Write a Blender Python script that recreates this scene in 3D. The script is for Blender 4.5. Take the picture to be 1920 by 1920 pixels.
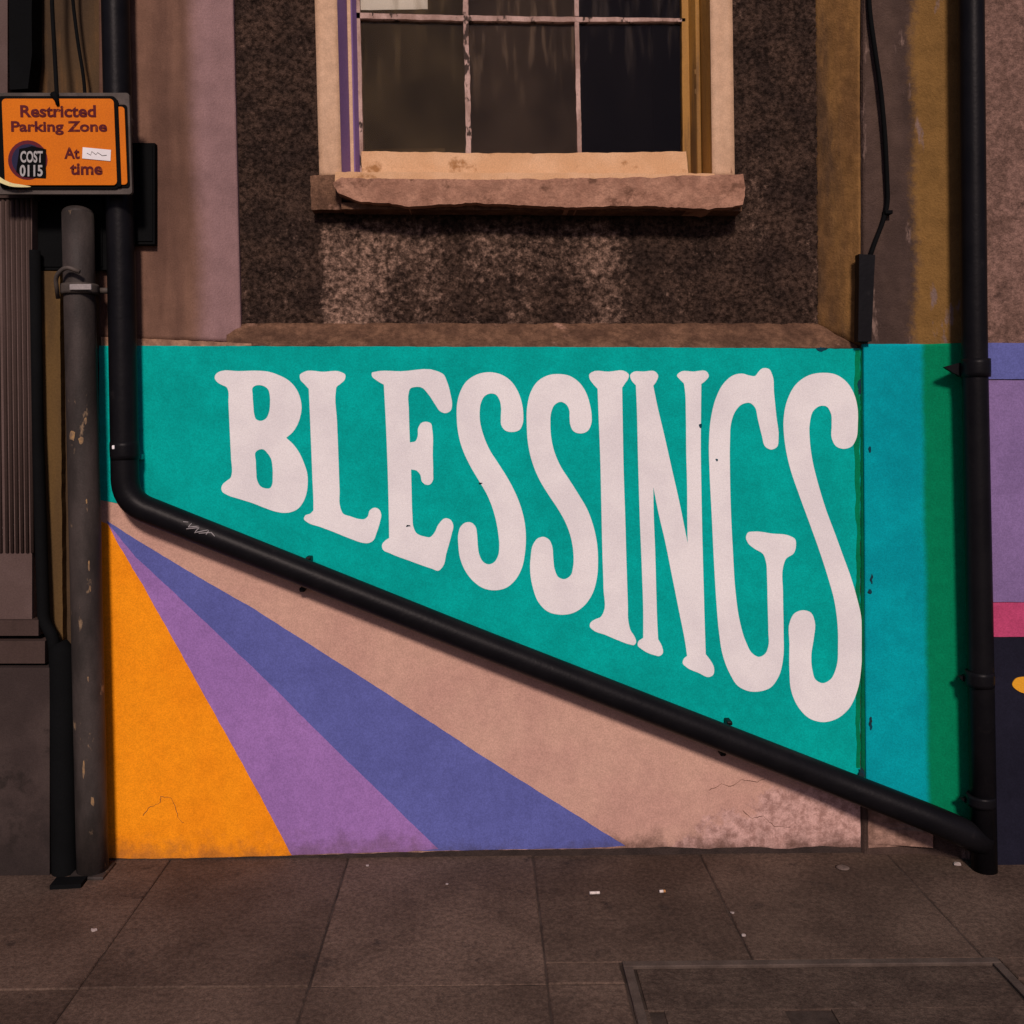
import bpy, bmesh, math, random
from mathutils import Vector, Matrix, noise
from mathutils.geometry import tessellate_polygon

for o in list(bpy.data.objects):
    bpy.data.objects.remove(o)
scene = bpy.context.scene
C = scene.collection
random.seed(7)

# ------------------------------------------------------------------ camera
# level camera, shifted lens; photograph pixels (1920 x 1920), principal point CX, CY
D, F, CX, CY, EYE = 3.15, 1827.0, 905.0, 790.0, 1.405
ROLL = math.radians(0.6)
CS, SN = math.cos(ROLL), math.sin(ROLL)
cam = bpy.data.cameras.new('camera')
cam.sensor_width = 36.0
cam.lens = 36.0 * F / 1920.0
cam.shift_x = (960 - CX) / 1920.0
cam.shift_y = (CY - 960) / 1920.0
cam.clip_start = 0.05
cam.clip_end = 500
camo = bpy.data.objects.new('camera', cam)
C.objects.link(camo)
camo.matrix_world = Matrix(((CS, SN, 0, 0), (0, 0, -1, -D), (-SN, CS, 0, EYE), (0, 0, 0, 1)))
scene.camera = camo

# ------------------------------------------------------------------ world, key light, exposure
AZ, EL = math.radians(1), math.radians(33)      # the key light stands behind the camera, fairly low
TO_SUN = Vector((math.sin(AZ) * math.cos(EL), -math.cos(AZ) * math.cos(EL), math.sin(EL)))
world = bpy.data.worlds.new('World')
scene.world = world
world.use_nodes = True
wn, wl = world.node_tree.nodes, world.node_tree.links
wn.clear()
sky = wn.new('ShaderNodeTexSky')
sky.sky_type = 'NISHITA'
sky.sun_disc = False
sky.sun_elevation = EL
sky.sun_rotation = math.atan2(TO_SUN.x, TO_SUN.y)
tint = wn.new('ShaderNodeMix')
tint.data_type = 'RGBA'
tint.blend_type = 'MULTIPLY'
tint.inputs[0].default_value = 1.0
tint.inputs[7].default_value = (0.80, 0.655, 0.87, 1)
bg = wn.new('ShaderNodeBackground')
bg.inputs[1].default_value = 0.05
wo = wn.new('ShaderNodeOutputWorld')
wl.new(sky.outputs[0], tint.inputs[6])
wl.new(tint.outputs[2], bg.inputs[0])
wl.new(bg.outputs[0], wo.inputs[0])
sun = bpy.data.lights.new('sun', 'SUN')
sun.energy = 2.9
sun.angle = math.radians(8.0)
sun.color = (1.0, 0.80, 0.72)
suno = bpy.data.objects.new('sun', sun)
C.objects.link(suno)
suno.rotation_euler = TO_SUN.to_track_quat('Z', 'Y').to_euler()
suno.location = (-2, -6, 5)
vs = scene.view_settings
vs.view_transform = 'Standard'
vs.look = 'None'
vs.exposure = 0.0
vs.gamma = 1.0
vs.use_curve_mapping = False


# ------------------------------------------------------------------ pixel -> place
def P(px, py, y=0.0):
    """pixel seen on the upright plane at depth y"""
    k = (D + y) / F
    u, v = (px - CX) * k, -(py - CY) * k
    return Vector((u * CS + v * SN, y, EYE - u * SN + v * CS))


def G(px, py, z=0.0):
    """pixel seen on the level plane at height z"""
    u, v = (px - CX) / F, -(py - CY) / F
    dx, dz = u * CS + v * SN, -u * SN + v * CS
    t = (z - EYE) / dz
    return Vector((dx * t, -D + t, z))


# ------------------------------------------------------------------ materials
MATS = {}


def srgb(*c):
    return tuple((((v / 255.0) + 0.055) / 1.055) ** 2.4 if v > 10 else v / 255.0 / 12.92 for v in c)


def mat(name, a, b=None, patch=None, scale=6.0, stretch=1.0, rough=0.85, bump=0.25, bscale=150.0, bdist=0.002,
        fine=0.10, spec=0.3, pthr=0.62, pscale=5.0, psoft=0.06, dirt=None, metallic=0.0, rnd=0.0, attr=None, asoft=(0.25, 0.95), aamp=1.5, wear=None, grain=None):
    """mottled paint/masonry: a<->b by noise, patch colour above a noise threshold, dirt=(z0,z1,colour) rising from the foot"""
    if name in MATS:
        return MATS[name]
    m = bpy.data.materials.new(name)
    m.use_nodes = True
    nt = m.node_tree
    n, l = nt.nodes, nt.links
    n.clear()
    out = n.new('ShaderNodeOutputMaterial')
    pr = n.new('ShaderNodeBsdfPrincipled')
    l.new(pr.outputs[0], out.inputs[0])
    geo = n.new('ShaderNodeNewGeometry')
    mp = n.new('ShaderNodeMapping')
    mp.inputs['Scale'].default_value = (1, 1, stretch)
    l.new(geo.outputs['Position'], mp.inputs[0])

    def nz(sc, detail=4, rgh=0.6, src=None):
        t = n.new('ShaderNodeTexNoise')
        t.inputs['Scale'].default_value = sc
        t.inputs['Detail'].default_value = detail
        t.inputs['Roughness'].default_value = rgh
        l.new(src or mp.outputs[0], t.inputs['Vector'])
        return t.outputs['Fac']

    def rng(src, lo, hi, o0=0.0, o1=1.0):
        t = n.new('ShaderNodeMapRange')
        t.interpolation_type = 'SMOOTHSTEP'
        for i, v in enumerate((lo, hi, o0, o1)):
            t.inputs[1 + i].default_value = v
        l.new(src, t.inputs[0])
        return t.outputs[0]

    def mix(fac, c1, c2, mode='MIX'):
        t = n.new('ShaderNodeMix')
        t.data_type = 'RGBA'
        t.blend_type = mode
        for v, i in ((fac, 0), (c1, 6), (c2, 7)):
            if isinstance(v, (int, float)):
                t.inputs[i].default_value = v
            elif isinstance(v, tuple):
                t.inputs[i].default_value = (*v[:3], 1)
            else:
                l.new(v, t.inputs[i])
        return t.outputs[2]

    def mth(op, x, y):
        t = n.new('ShaderNodeMath')
        t.operation = op
        for i, v in enumerate((x, y)):
            if isinstance(v, (int, float)):
                t.inputs[i].default_value = v
            else:
                l.new(v, t.inputs[i])
        return t.outputs[0]

    b = b or tuple(v * 0.82 for v in a)
    col = mix(rng(nz(scale), 0.35, 0.65), a, b)
    if attr:
        at = n.new('ShaderNodeAttribute')
        at.attribute_name = 'stain_or_lamplight'
        f = mth('ADD', at.outputs['Fac'], mth('MULTIPLY', mth('SUBTRACT', nz(46, 4, 0.7, geo.outputs['Position']), 0.5), aamp))
        col = mix(rng(f, *asoft), col, attr)
    if patch:
        col = mix(rng(nz(pscale, 5, 0.65), pthr - psoft, pthr + psoft), col, patch)
    if wear:                                  # paint worn through to rough render low on the right: x0, x1, height
        sw = n.new('ShaderNodeSeparateXYZ')
        l.new(geo.outputs['Position'], sw.inputs[0])
        hx = rng(sw.outputs[0], wear[0], wear[1], 0.0, wear[2])
        k = mth('SUBTRACT', mth('ADD', hx, mth('MULTIPLY', mth('SUBTRACT', nz(9, 5, 0.7, geo.outputs['Position']), 0.5), 0.30)), sw.outputs[2])
        wf = rng(k, 0.0, 0.035)
        col = mix(wf, col, mix(rng(nz(30, 6, 0.7, geo.outputs['Position']), 0.38, 0.64), wear[3], wear[4]))
    if dirt:
        sx = n.new('ShaderNodeSeparateXYZ')
        l.new(geo.outputs['Position'], sx.inputs[0])
        zz = mth('ADD', sx.outputs[2], mth('MULTIPLY', mth('SUBTRACT', nz(14, 5, 0.7, geo.outputs['Position']), 0.5), (dirt[1] - dirt[0]) * 2.2))
        col = mix(rng(zz, dirt[0], dirt[1], dirt[3] if len(dirt) > 3 else 0.85, 0.0), col, dirt[2])
    for gs, ga in ([(230, fine)] if fine else []) + ([grain] if grain else []):
        g = rng(nz(gs, 2, 0.7, geo.outputs['Position']), 0.3, 0.7, 1 - ga, 1 + ga)
        cg = n.new('ShaderNodeCombineXYZ')
        for i in range(3):
            l.new(g, cg.inputs[i])
        col = mix(1.0, col, cg.outputs[0], 'MULTIPLY')
    if rnd:
        oi = n.new('ShaderNodeObjectInfo')
        g = rng(oi.outputs['Random'], 0, 1, 1 - rnd, 1 + rnd)
        cg = n.new('ShaderNodeCombineXYZ')
        for i in range(3):
            l.new(g, cg.inputs[i])
        col = mix(1.0, col, cg.outputs[0], 'MULTIPLY')
    l.new(col, pr.inputs['Base Color'])
    pr.inputs['Roughness'].default_value = rough
    pr.inputs['Specular IOR Level'].default_value = spec
    pr.inputs['Metallic'].default_value = metallic
    if bump:
        bp = n.new('ShaderNodeBump')
        bp.inputs['Strength'].default_value = bump
        bp.inputs['Distance'].default_value = bdist
        h = mth('ADD', nz(bscale, 3, 0.65, geo.outputs['Position']), mth('MULTIPLY', nz(bscale * 0.12, 2, 0.6, geo.outputs['Position']), 1.5))
        l.new(h, bp.inputs['Height'])
        l.new(bp.outputs[0], pr.inputs['Normal'])
    MATS[name] = m
    return m


def glass(name, tintc, dirtc, dirt_amt, film):
    m = bpy.data.materials.new(name)
    m.use_nodes = True
    n, l = m.node_tree.nodes, m.node_tree.links
    n.clear()
    out = n.new('ShaderNodeOutputMaterial')
    tr = n.new('ShaderNodeBsdfTransparent')
    tr.inputs[0].default_value = (*tintc, 1)
    gl = n.new('ShaderNodeBsdfGlossy')
    gl.inputs['Roughness'].default_value = 0.04
    df = n.new('ShaderNodeBsdfDiffuse')
    df.inputs[0].default_value = (*dirtc, 1)
    fr = n.new('ShaderNodeFresnel')
    fr.inputs[0].default_value = 1.2
    m1 = n.new('ShaderNodeMixShader')
    m2 = n.new('ShaderNodeMixShader')
    l.new(fr.outputs[0], m1.inputs[0]); l.new(tr.outputs[0], m1.inputs[1]); l.new(gl.outputs[0], m1.inputs[2])
    geo = n.new('ShaderNodeNewGeometry')
    mp = n.new('ShaderNodeMapping'); mp.inputs['Scale'].default_value = (1, 1, 0.16)
    l.new(geo.outputs['Position'], mp.inputs[0])
    t = n.new('ShaderNodeTexNoise'); t.inputs['Scale'].default_value = 30; t.inputs['Detail'].default_value = 4
    l.new(mp.outputs[0], t.inputs['Vector'])
    sx = n.new('ShaderNodeSeparateXYZ'); l.new(geo.outputs['Position'], sx.inputs[0])

    def rg(src, *v):
        r = n.new('ShaderNodeMapRange'); r.interpolation_type = 'SMOOTHSTEP'
        for i, x in enumerate(v):
            r.inputs[1 + i].default_value = x
        l.new(src, r.inputs[0])
        return r.outputs[0]
    ml = n.new('ShaderNodeMath'); ml.operation = 'MULTIPLY'        # pale drips hang from the glazing bar
    l.new(rg(t.outputs['Fac'], 0.50, 0.72, 0.0, dirt_amt), ml.inputs[0])
    l.new(rg(sx.outputs[2], 2.42, 2.72, 0.0, 1.0), ml.inputs[1])
    t2 = n.new('ShaderNodeTexNoise'); t2.inputs['Scale'].default_value = 5; t2.inputs['Detail'].default_value = 4
    l.new(geo.outputs['Position'], t2.inputs['Vector'])
    mr = n.new('ShaderNodeMath'); mr.operation = 'ADD'
    l.new(ml.outputs[0], mr.inputs[0]); l.new(rg(t2.outputs['Fac'], 0.3, 0.7, film * 0.6, film * 1.3), mr.inputs[1])
    l.new(mr.outputs[0], m2.inputs[0]); l.new(m1.outputs[0], m2.inputs[1]); l.new(df.outputs[0], m2.inputs[2])
    l.new(m2.outputs[0], out.inputs[0])
    return m


def T(r, g, b, k=1.0):
    """base colour of a surface that shows this sRGB value under the street's pinkish light"""
    return tuple(min(0.9, v * k / e) for v, e in zip(srgb(r, g, b), (0.935, 0.763, 0.74)))


FLAT = dict(spec=0.08, bump=0.45, fine=0.13, rough=0.9, grain=(24, 0.05))
M_TEAL = mat('teal_paint', T(0, 154, 143), T(0, 142, 132), scale=5, **FLAT)
M_TURQ = mat('turquoise_paint', T(0, 142, 148), T(0, 130, 138), scale=4, attr=T(0, 112, 74), asoft=(0.2, 0.8), aamp=0.25, **FLAT)  # green attr: yellow lamplight painted into the outer splay
M_GREEN = mat('teal_yellow_lamplight', T(0, 112, 74), T(0, 98, 62), scale=4, **FLAT)  # teal under yellow lamplight, the tint put into the colour
M_WHITE = mat('white_paint', T(226, 207, 203), T(216, 197, 195), scale=5, spec=0.1, bump=0.2, fine=0.07)
M_ORANGE = mat('orange_paint', T(236, 134, 20), T(229, 126, 18), scale=4, dirt=(-0.03, 0.09, T(150, 88, 42), 0.7), **FLAT)
M_PURPLE = mat('purple_paint', T(148, 102, 156), T(141, 97, 150), scale=4, dirt=(-0.01, 0.10, T(110, 76, 98), 0.7), **FLAT)
M_BLUE = mat('violet_blue_paint', T(90, 89, 146), T(84, 83, 138), scale=4, dirt=(-0.02, 0.06, T(70, 62, 88), 0.7), **FLAT)
M_BEIGE = mat('beige_paint', T(190, 141, 123), T(182, 132, 117), scale=4, dirt=(-0.02, 0.085, T(92, 64, 55), 0.9),
              wear=(0.30, 1.35, 0.31, T(196, 147, 136), T(150, 107, 97)), **FLAT)
M_CHIP = mat('chipped_dark_paint', T(6, 58, 70), T(30, 40, 44), scale=60, **FLAT)
M_FOOT = mat('dirty_footing', T(54, 39, 34), T(42, 30, 26), scale=18, bump=0.7, bdist=0.005)
M_BAREP = mat('bare_pink_plaster', T(150, 110, 96), T(112, 80, 68), scale=18, bump=0.7, bdist=0.004, spec=0.08, grain=(40, 0.2))
M_ROUGHCAST = mat('dark_roughcast', T(60, 42, 34), T(42, 29, 24), scale=9, bump=1.0, bscale=60, bdist=0.012, fine=0.25, spec=0.06,
                  grain=(62, 0.62), attr=T(128, 95, 80))
M_PIERL = mat('pink_brown_render', T(116, 80, 65), T(92, 62, 51), scale=7, stretch=0.16, bump=0.4, bdist=0.003, spec=0.1,
              grain=(9, 0.10), patch=T(84, 57, 48), pthr=0.69, psoft=0.12, attr=T(143, 105, 102), asoft=(0.0, 1.0), aamp=0.3)  # mauve attr: pink lamplight painted on the right-facing splay
M_LEDGE = mat('ledge_render', T(108, 74, 56), T(82, 55, 42), scale=14, bump=0.9, bdist=0.006, bscale=80, fine=0.18, spec=0.1,
              patch=T(150, 106, 88), pthr=0.67, pscale=9, grain=(45, 0.22))
M_OCHRE = mat('render_yellow_lamplight', T(132, 90, 50), T(106, 71, 42), scale=7, stretch=0.25, bump=0.6, bdist=0.004, spec=0.1,
              patch=T(76, 53, 38), pthr=0.60, pscale=6, psoft=0.12, grain=(26, 0.16))  # yellow lamplight put into the base colour of the left-facing splay
M_PEEL = mat('peeling_brown_render', T(78, 57, 49), T(62, 45, 40), scale=6, stretch=0.3, bump=0.7, bdist=0.005, spec=0.1,
             patch=T(118, 90, 80), pthr=0.64, pscale=12, psoft=0.035, attr=T(120, 83, 44), asoft=(0.22, 0.80), aamp=0.8, grain=(14, 0.12))  # ochre attr: yellow lamplight painted on the splay by the neighbour
M_NEIGH = mat('neighbour_roughcast', T(120, 86, 75), T(100, 71, 61), scale=16, bump=0.9, bscale=90, bdist=0.007, fine=0.22, spec=0.1,
              patch=T(76, 53, 46), pthr=0.64, pscale=13, grain=(55, 0.25))
M_NBLUE = mat('blue_band_paint', T(90, 88, 140), scale=4, **FLAT)
M_NPURP = mat('purple_band_paint', T(126, 96, 136), T(118, 90, 128), scale=4, **FLAT)
M_NPINK = mat('pink_band_paint', T(186, 66, 102), scale=4, **FLAT)
M_NAVY = mat('navy_band_paint', T(28, 25, 36), scale=4, **FLAT)
M_CREAM = mat('cream_gloss_paint', T(196, 150, 120), T(184, 138, 108), scale=7, stretch=0.3, bump=0.35, rough=0.6, spec=0.2,
              patch=T(132, 92, 70), pthr=0.66, pscale=14, psoft=0.03, grain=(30, 0.08))
M_JAMBP = mat('jamb_purple_lamplight', T(118, 84, 128), T(104, 72, 112), scale=6, stretch=0.2, bump=0.3, rough=0.6, spec=0.2)  # purple lamplight painted into the jamb that faces right
M_JAMBO = mat('jamb_yellow_lamplight', T(158, 106, 44), T(128, 84, 38), scale=8, stretch=0.12, bump=0.4, rough=0.6, spec=0.2,
              patch=T(90, 60, 32), pthr=0.6)  # yellow lamplight painted into the jamb that faces left
M_BARS = mat('flaking_glazing_paint', T(182, 142, 130), T(146, 110, 98), scale=18, stretch=0.5, bump=0.7, bdist=0.003, spec=0.15,
             patch=T(62, 46, 40), pthr=0.58, pscale=24, psoft=0.03)
M_RAIL = mat('flaking_cream_rail', T(204, 154, 118), T(194, 142, 104), scale=6, bump=0.4, spec=0.2,
             patch=T(150, 100, 62), pthr=0.63, pscale=8)
M_SILL = mat('painted_stone_sill', T(166, 116, 94), T(142, 96, 77), scale=9, bump=0.9, bdist=0.006, bscale=70, spec=0.15,
             patch=T(112, 74, 58), pthr=0.61, pscale=14, grain=(40, 0.14))
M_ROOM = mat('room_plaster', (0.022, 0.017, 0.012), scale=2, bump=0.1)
M_PAPER = mat('paper', T(238, 226, 226), scale=3, bump=0.05, fine=0.02)
M_PIPE = mat('black_pipe_paint', (0.0046, 0.0046, 0.0058), (0.0066, 0.0064, 0.0076), scale=9, bump=0.35, rough=0.42, spec=0.10, bscale=60,
             patch=(0.012, 0.011, 0.012), pthr=0.68, pscale=14)
M_BLACK = mat('matt_black', (0.005, 0.0056, 0.006), scale=6, bump=0.3, rough=0.85, spec=0.05)
M_SCRATCH = mat('scratched_metal', (0.34, 0.33, 0.33), scale=30, bump=0.1)
M_POST = mat('worn_post_paint', T(64, 52, 48), T(42, 34, 31), scale=8, stretch=0.4, bump=0.4, rough=0.6, spec=0.2,
             patch=T(122, 94, 72), pthr=0.66, pscale=18, psoft=0.03)
M_STEEL = mat('dull_galvanised', T(82, 68, 62), T(64, 53, 48), scale=12, bump=0.3, rough=0.6, spec=0.2)
M_CLAMP = mat('bright_clamp', T(150, 132, 128), scale=12, bump=0.2, rough=0.5)
M_SIGN = mat('amber_sign_face', T(206, 102, 12), T(198, 96, 12), scale=6, bump=0.1, rough=0.55, fine=0.10, spec=0.12)
M_SIGNTXT = mat('maroon_print', T(88, 30, 34), scale=6, bump=0, fine=0.1, spec=0.1, patch=T(140, 66, 24), pthr=0.62, pscale=60)
M_STICKTXT = mat('grey_print', T(168, 154, 150), scale=6, bump=0)
M_RED = mat('faded_red_print', T(92, 24, 34), scale=6, bump=0)
M_SBLUE = mat('faded_blue_print', T(34, 30, 56), scale=6, bump=0)
M_YEL = mat('peeled_edge_glint', (0.85, 0.78, 0.36), scale=6, bump=0, rough=0.25, spec=0.6)  # bright glint on the peeled edge, put in as pale yellow
M_SHOP = mat('brown_shopfront_paint', T(68, 50, 45), T(58, 42, 37), scale=6, stretch=0.3, bump=0.4, rough=0.8, spec=0.1)
M_SHOPP = mat('plinth_stone', T(66, 51, 47), T(54, 41, 38), scale=6, bump=0.5, rough=0.85, spec=0.1,
              patch=T(44, 34, 31), pthr=0.64, pscale=7, dirt=(0.0, 0.3, T(38, 30, 28), 0.7))
M_SHOPM = mat('mauve_pilaster_paint', T(94, 72, 67), T(84, 63, 58), scale=5, bump=0.4, spec=0.1)
M_STRIP = mat('stained_ochre_strip', T(80, 57, 38), T(62, 45, 33), scale=6, stretch=0.2, bump=0.5, spec=0.1,
              patch=T(98, 66, 40), pthr=0.6, pscale=5)
M_OCHRE2 = mat('ochre_board', T(96, 68, 38), T(76, 54, 34), scale=6, stretch=0.15, bump=0.4, spec=0.1, patch=T(120, 80, 40), pthr=0.62)
M_SLAB = mat('paving_slab', (0.120, 0.082, 0.061), (0.076, 0.051, 0.038), scale=2.6, bump=0.6, bdist=0.003, bscale=120, fine=0.2, rough=0.9, spec=0.12,
             patch=(0.050, 0.036, 0.029), pthr=0.66, pscale=11, psoft=0.08, rnd=0.16, grain=(70, 0.24))
M_JOINT = mat('sand_joint', (0.034, 0.025, 0.020), (0.075, 0.055, 0.045), scale=7, bump=0.6, spec=0.1)
M_COVER = mat('concrete_cover', (0.088, 0.062, 0.047), (0.062, 0.043, 0.033), scale=11, bump=0.8, bdist=0.004, bscale=90, fine=0.22, spec=0.1,
              patch=(0.12, 0.088, 0.07), pthr=0.69, pscale=14, grain=(70, 0.25))
M_CFRAME = mat('worn_steel_frame', (0.10, 0.075, 0.06), (0.068, 0.05, 0.04), scale=16, bump=0.5, rough=0.7, spec=0.2)
M_ROAD = mat('asphalt', (0.05, 0.046, 0.044), scale=10, bump=0.7, bscale=200, fine=0.3)
M_KERB = mat('granite_kerb', (0.16, 0.14, 0.13), scale=12, bump=0.4)
M_BUTT = mat('cigarette_paper', (0.72, 0.66, 0.60), scale=20, bump=0.1)
M_BUTTF = mat('cigarette_filter', (0.45, 0.22, 0.08), scale=20, bump=0.1)
M_SCRAP = mat('litter_paper', (0.42, 0.36, 0.33), scale=20, bump=0.1)
M_GUM = mat('trodden_gum', (0.165, 0.125, 0.105), (0.12, 0.09, 0.075), scale=60, bump=0.3, spec=0.1)
M_DOT = mat('orange_dot_paint', T(214, 140, 30), scale=6, bump=0.2)
M_LIP = mat('bare_ochre_lip', T(166, 118, 92), T(118, 80, 62), scale=18, bump=0.6)


# ------------------------------------------------------------------ mesh helpers
def link(name, me, m, parent=None, smooth=False):
    o = bpy.data.objects.new(name, me)
    C.objects.link(o)
    if m and not me.materials:
        me.materials.append(m)
    if parent:
        o.parent = parent
    if smooth:
        for p in me.polygons:
            p.use_smooth = True
    return o


def bm_done(bm, name, m, parent=None, smooth=False):
    bmesh.ops.recalc_face_normals(bm, faces=bm.faces)
    me = bpy.data.meshes.new(name)
    bm.to_mesh(me)
    bm.free()
    return link(name, me, m, parent, smooth)


def tag(o, label, cat=None, group=None, kind=None):
    o['label'] = label
    if cat:
        o['category'] = cat
    if group:
        o['group'] = group
    if kind:
        o['kind'] = kind
    return o


def thing(name, label, cat, group=None):
    o = bpy.data.objects.new(name, None)
    o.empty_display_size = 0.1
    C.objects.link(o)
    return tag(o, label, cat, group)


def wob(loop, amp, step=9.0, freq=0.03, seed=0.0):
    """hand-painted / broken edge: resample a pixel loop and nudge it by noise"""
    out = []
    n = len(loop)
    for i in range(n):
        a, b = loop[i], loop[(i + 1) % n]
        L = math.hypot(b[0] - a[0], b[1] - a[1])
        k = max(1, int(L / step))
        for j in range(k):
            t = j / k
            x, y = a[0] + (b[0] - a[0]) * t, a[1] + (b[1] - a[1]) * t
            w = amp
            d = noise.noise_vector(Vector((x * freq, y * freq, seed))) * w * 0.7 + noise.noise_vector(Vector((x * freq * 4, y * freq * 4, seed + 5))) * w * 0.5
            out.append((x + d.x, y + d.y))
    return out


def prism(name, loops, y, thick, m, parent=None, bevel=0.0):
    """pixel outline(s) on the upright plane y -> solid running back by thick; y may be a function of px"""
    yf = y if callable(y) else (lambda px: y)
    vl = [[P(px, py, yf(px)) for px, py in lp] for lp in loops]
    tris = tessellate_polygon(vl)
    bm = bmesh.new()
    flat = [v for lp in vl for v in lp]
    fv = [bm.verts.new(v) for v in flat]
    bv = [bm.verts.new(v + Vector((0, thick, 0))) for v in flat]
    for t in tris:
        try:
            bm.faces.new([fv[i] for i in t])
            bm.faces.new([bv[i] for i in reversed(t)])
        except ValueError:
            pass
    k = 0
    for lp in vl:
        n = len(lp)
        for i in range(n):
            j = (i + 1) % n
            try:
                bm.faces.new((fv[k + i], fv[k + j], bv[k + j], bv[k + i]))
            except ValueError:
                pass
        k += n
    if bevel:
        es = [e for e in bm.edges if len(e.link_faces) == 2 and e.calc_face_angle(0) > 0.6]
        bmesh.ops.bevel(bm, geom=es, offset=bevel, segments=2, affect='EDGES', profile=0.5)
    return bm_done(bm, name, m, parent)


def rect(x0, y0, x1, y1):
    return [(x0, y0), (x1, y0), (x1, y1), (x0, y1)]


def rrect(x0, y0, x1, y1, r, lean=0.0):
    out = []
    for cx, cy, a0 in ((x1 - r, y0 + r, -90), (x1 - r, y1 - r, 0), (x0 + r, y1 - r, 90), (x0 + r, y0 + r, 180)):
        for k in range(6):
            a = math.radians(a0 + 18 * k)
            x, y = cx + r * math.cos(a), cy + r * math.sin(a)
            out.append((x + lean * (y - y0), y))
    return out


def panel(name, tl, tr, br, bl, back, nx, nz, m, parent=None, amp=0.0, freq=30.0, low=0.0, skip=None, stain_or_lamplight=None, smooth=True, ragged=0.0, yprof=None):
    """masonry slab: front grid between four points (displaced by noise), sides running back to the plane y=back"""
    bm = bmesh.new()
    lay = bm.verts.layers.float.new('stain_or_lamplight') if stain_or_lamplight else None
    V = []
    for j in range(nz + 1):
        row = []
        for i in range(nx + 1):
            s, t = i / nx, j / nz
            p = (tl * (1 - s) + tr * s) * (1 - t) + (bl * (1 - s) + br * s) * t
            if yprof:
                p.y = yprof(p)
            q = Vector((p.x, p.y * 0.3, p.z))
            st = stain_or_lamplight(p) if stain_or_lamplight else 0
            d = 0.0
            if amp:
                d += amp * (noise.noise(q * freq) + 0.6 * noise.noise(q * freq * 2.3 + Vector((3, 1, 7))))
            if low:
                d += low * noise.noise(q * 3.1)
            p = p + Vector((0, -d, 0))
            if ragged and (j == 0 or j == nz):
                p.z += ragged * noise.noise(q * 24)
            v = bm.verts.new(p)
            if lay:
                v[lay] = st
            row.append(v)
        V.append(row)
    for j in range(nz):
        for i in range(nx):
            if skip:
                c = (V[j][i].co + V[j + 1][i + 1].co) / 2
                if skip(c):
                    continue
            bm.faces.new((V[j][i], V[j + 1][i], V[j + 1][i + 1], V[j][i + 1]))
    bd = [e for e in bm.edges if len(e.link_faces) == 1]
    ret = bmesh.ops.extrude_edge_only(bm, edges=bd)
    for v in [g for g in ret['geom'] if isinstance(g, bmesh.types.BMVert)]:
        v.co.y = back
    for v in [v for v in bm.verts if not v.link_faces]:
        bm.verts.remove(v)
    o = bm_done(bm, name, m, parent)
    if smooth:
        for p in o.data.polygons:
            p.use_smooth = p.normal.y < -0.3
    return o


def box(bm, x0, x1, y0, y1, z0, z1):
    r = bmesh.ops.create_cube(bm, size=1.0)
    for v in r['verts']:
        v.co = Vector((x0 + (v.co.x + .5) * (x1 - x0), y0 + (v.co.y + .5) * (y1 - y0), z0 + (v.co.z + .5) * (z1 - z0)))
    return r['verts']


def boxo(name, x0, x1, y0, y1, z0, z1, m, parent=None, bevel=0.0, jit=0.0):
    bm = bmesh.new()
    box(bm, x0, x1, y0, y1, z0, z1)
    if bevel:
        bmesh.ops.bevel(bm, geom=list(bm.edges), offset=bevel, segments=2, affect='EDGES', profile=0.5)
    if jit:
        for v in bm.verts:
            v.co += noise.noise_vector(v.co * 9) * jit
    return bm_done(bm, name, m, parent)


def smooth_path(pts, r=0.05, seg=7):
    """round the corners of a polyline"""
    out = [pts[0]]
    for i in range(1, len(pts) - 1):
        a, b, c = pts[i - 1], pts[i], pts[i + 1]
        d1, d2 = (a - b), (c - b)
        k = min(r, d1.length * 0.45, d2.length * 0.45)
        p0, p2 = b + d1.normalized() * k, b + d2.normalized() * k
        for s in range(seg + 1):
            t = s / seg
            out.append(p0 * (1 - t) ** 2 + b * 2 * t * (1 - t) + p2 * t * t)
    out.append(pts[-1])
    return out


def tube(name, pts, rad, m, parent=None, n=20, cap=True):
    rf = rad if callable(rad) else (lambda t: rad)
    bm = bmesh.new()
    rings = []
    T0 = (pts[1] - pts[0]).normalized()
    nrm = T0.orthogonal().normalized()
    N = len(pts)
    for i, p in enumerate(pts):
        t = (pts[min(i + 1, N - 1)] - pts[max(i - 1, 0)]).normalized()
        nrm = (nrm - t * nrm.dot(t)).normalized()
        bn = t.cross(nrm)
        r = rf(i / (N - 1))
        rings.append([bm.verts.new(p + (nrm * math.cos(2 * math.pi * k / n) + bn * math.sin(2 * math.pi * k / n)) * r) for k in range(n)])
    for a, b in zip(rings, rings[1:]):
        for k in range(n):
            bm.faces.new((a[k], a[(k + 1) % n], b[(k + 1) % n], b[k]))
    if cap:
        bm.faces.new(list(reversed(rings[0])))
        bm.faces.new(rings[-1])
    o = bm_done(bm, name, m, parent)
    for p in o.data.polygons:
        p.use_smooth = len(p.vertices) == 4
    return o


def lathe(name, prof, base, m, parent=None, n=28):
    """prof = [(radius, height)...] about the upright axis at base"""
    bm = bmesh.new()
    rings = [[bm.verts.new(base + Vector((r * math.cos(2 * math.pi * k / n), r * math.sin(2 * math.pi * k / n), h))) for k in range(n)] for r, h in prof]
    for a, b in zip(rings, rings[1:]):
        for k in range(n):
            bm.faces.new((a[k], a[(k + 1) % n], b[(k + 1) % n], b[k]))
    bm.faces.new(list(reversed(rings[0])))
    bm.faces.new(rings[-1])
    o = bm_done(bm, name, m, parent)
    for p in o.data.polygons:
        p.use_smooth = len(p.vertices) == 4
    return o


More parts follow.
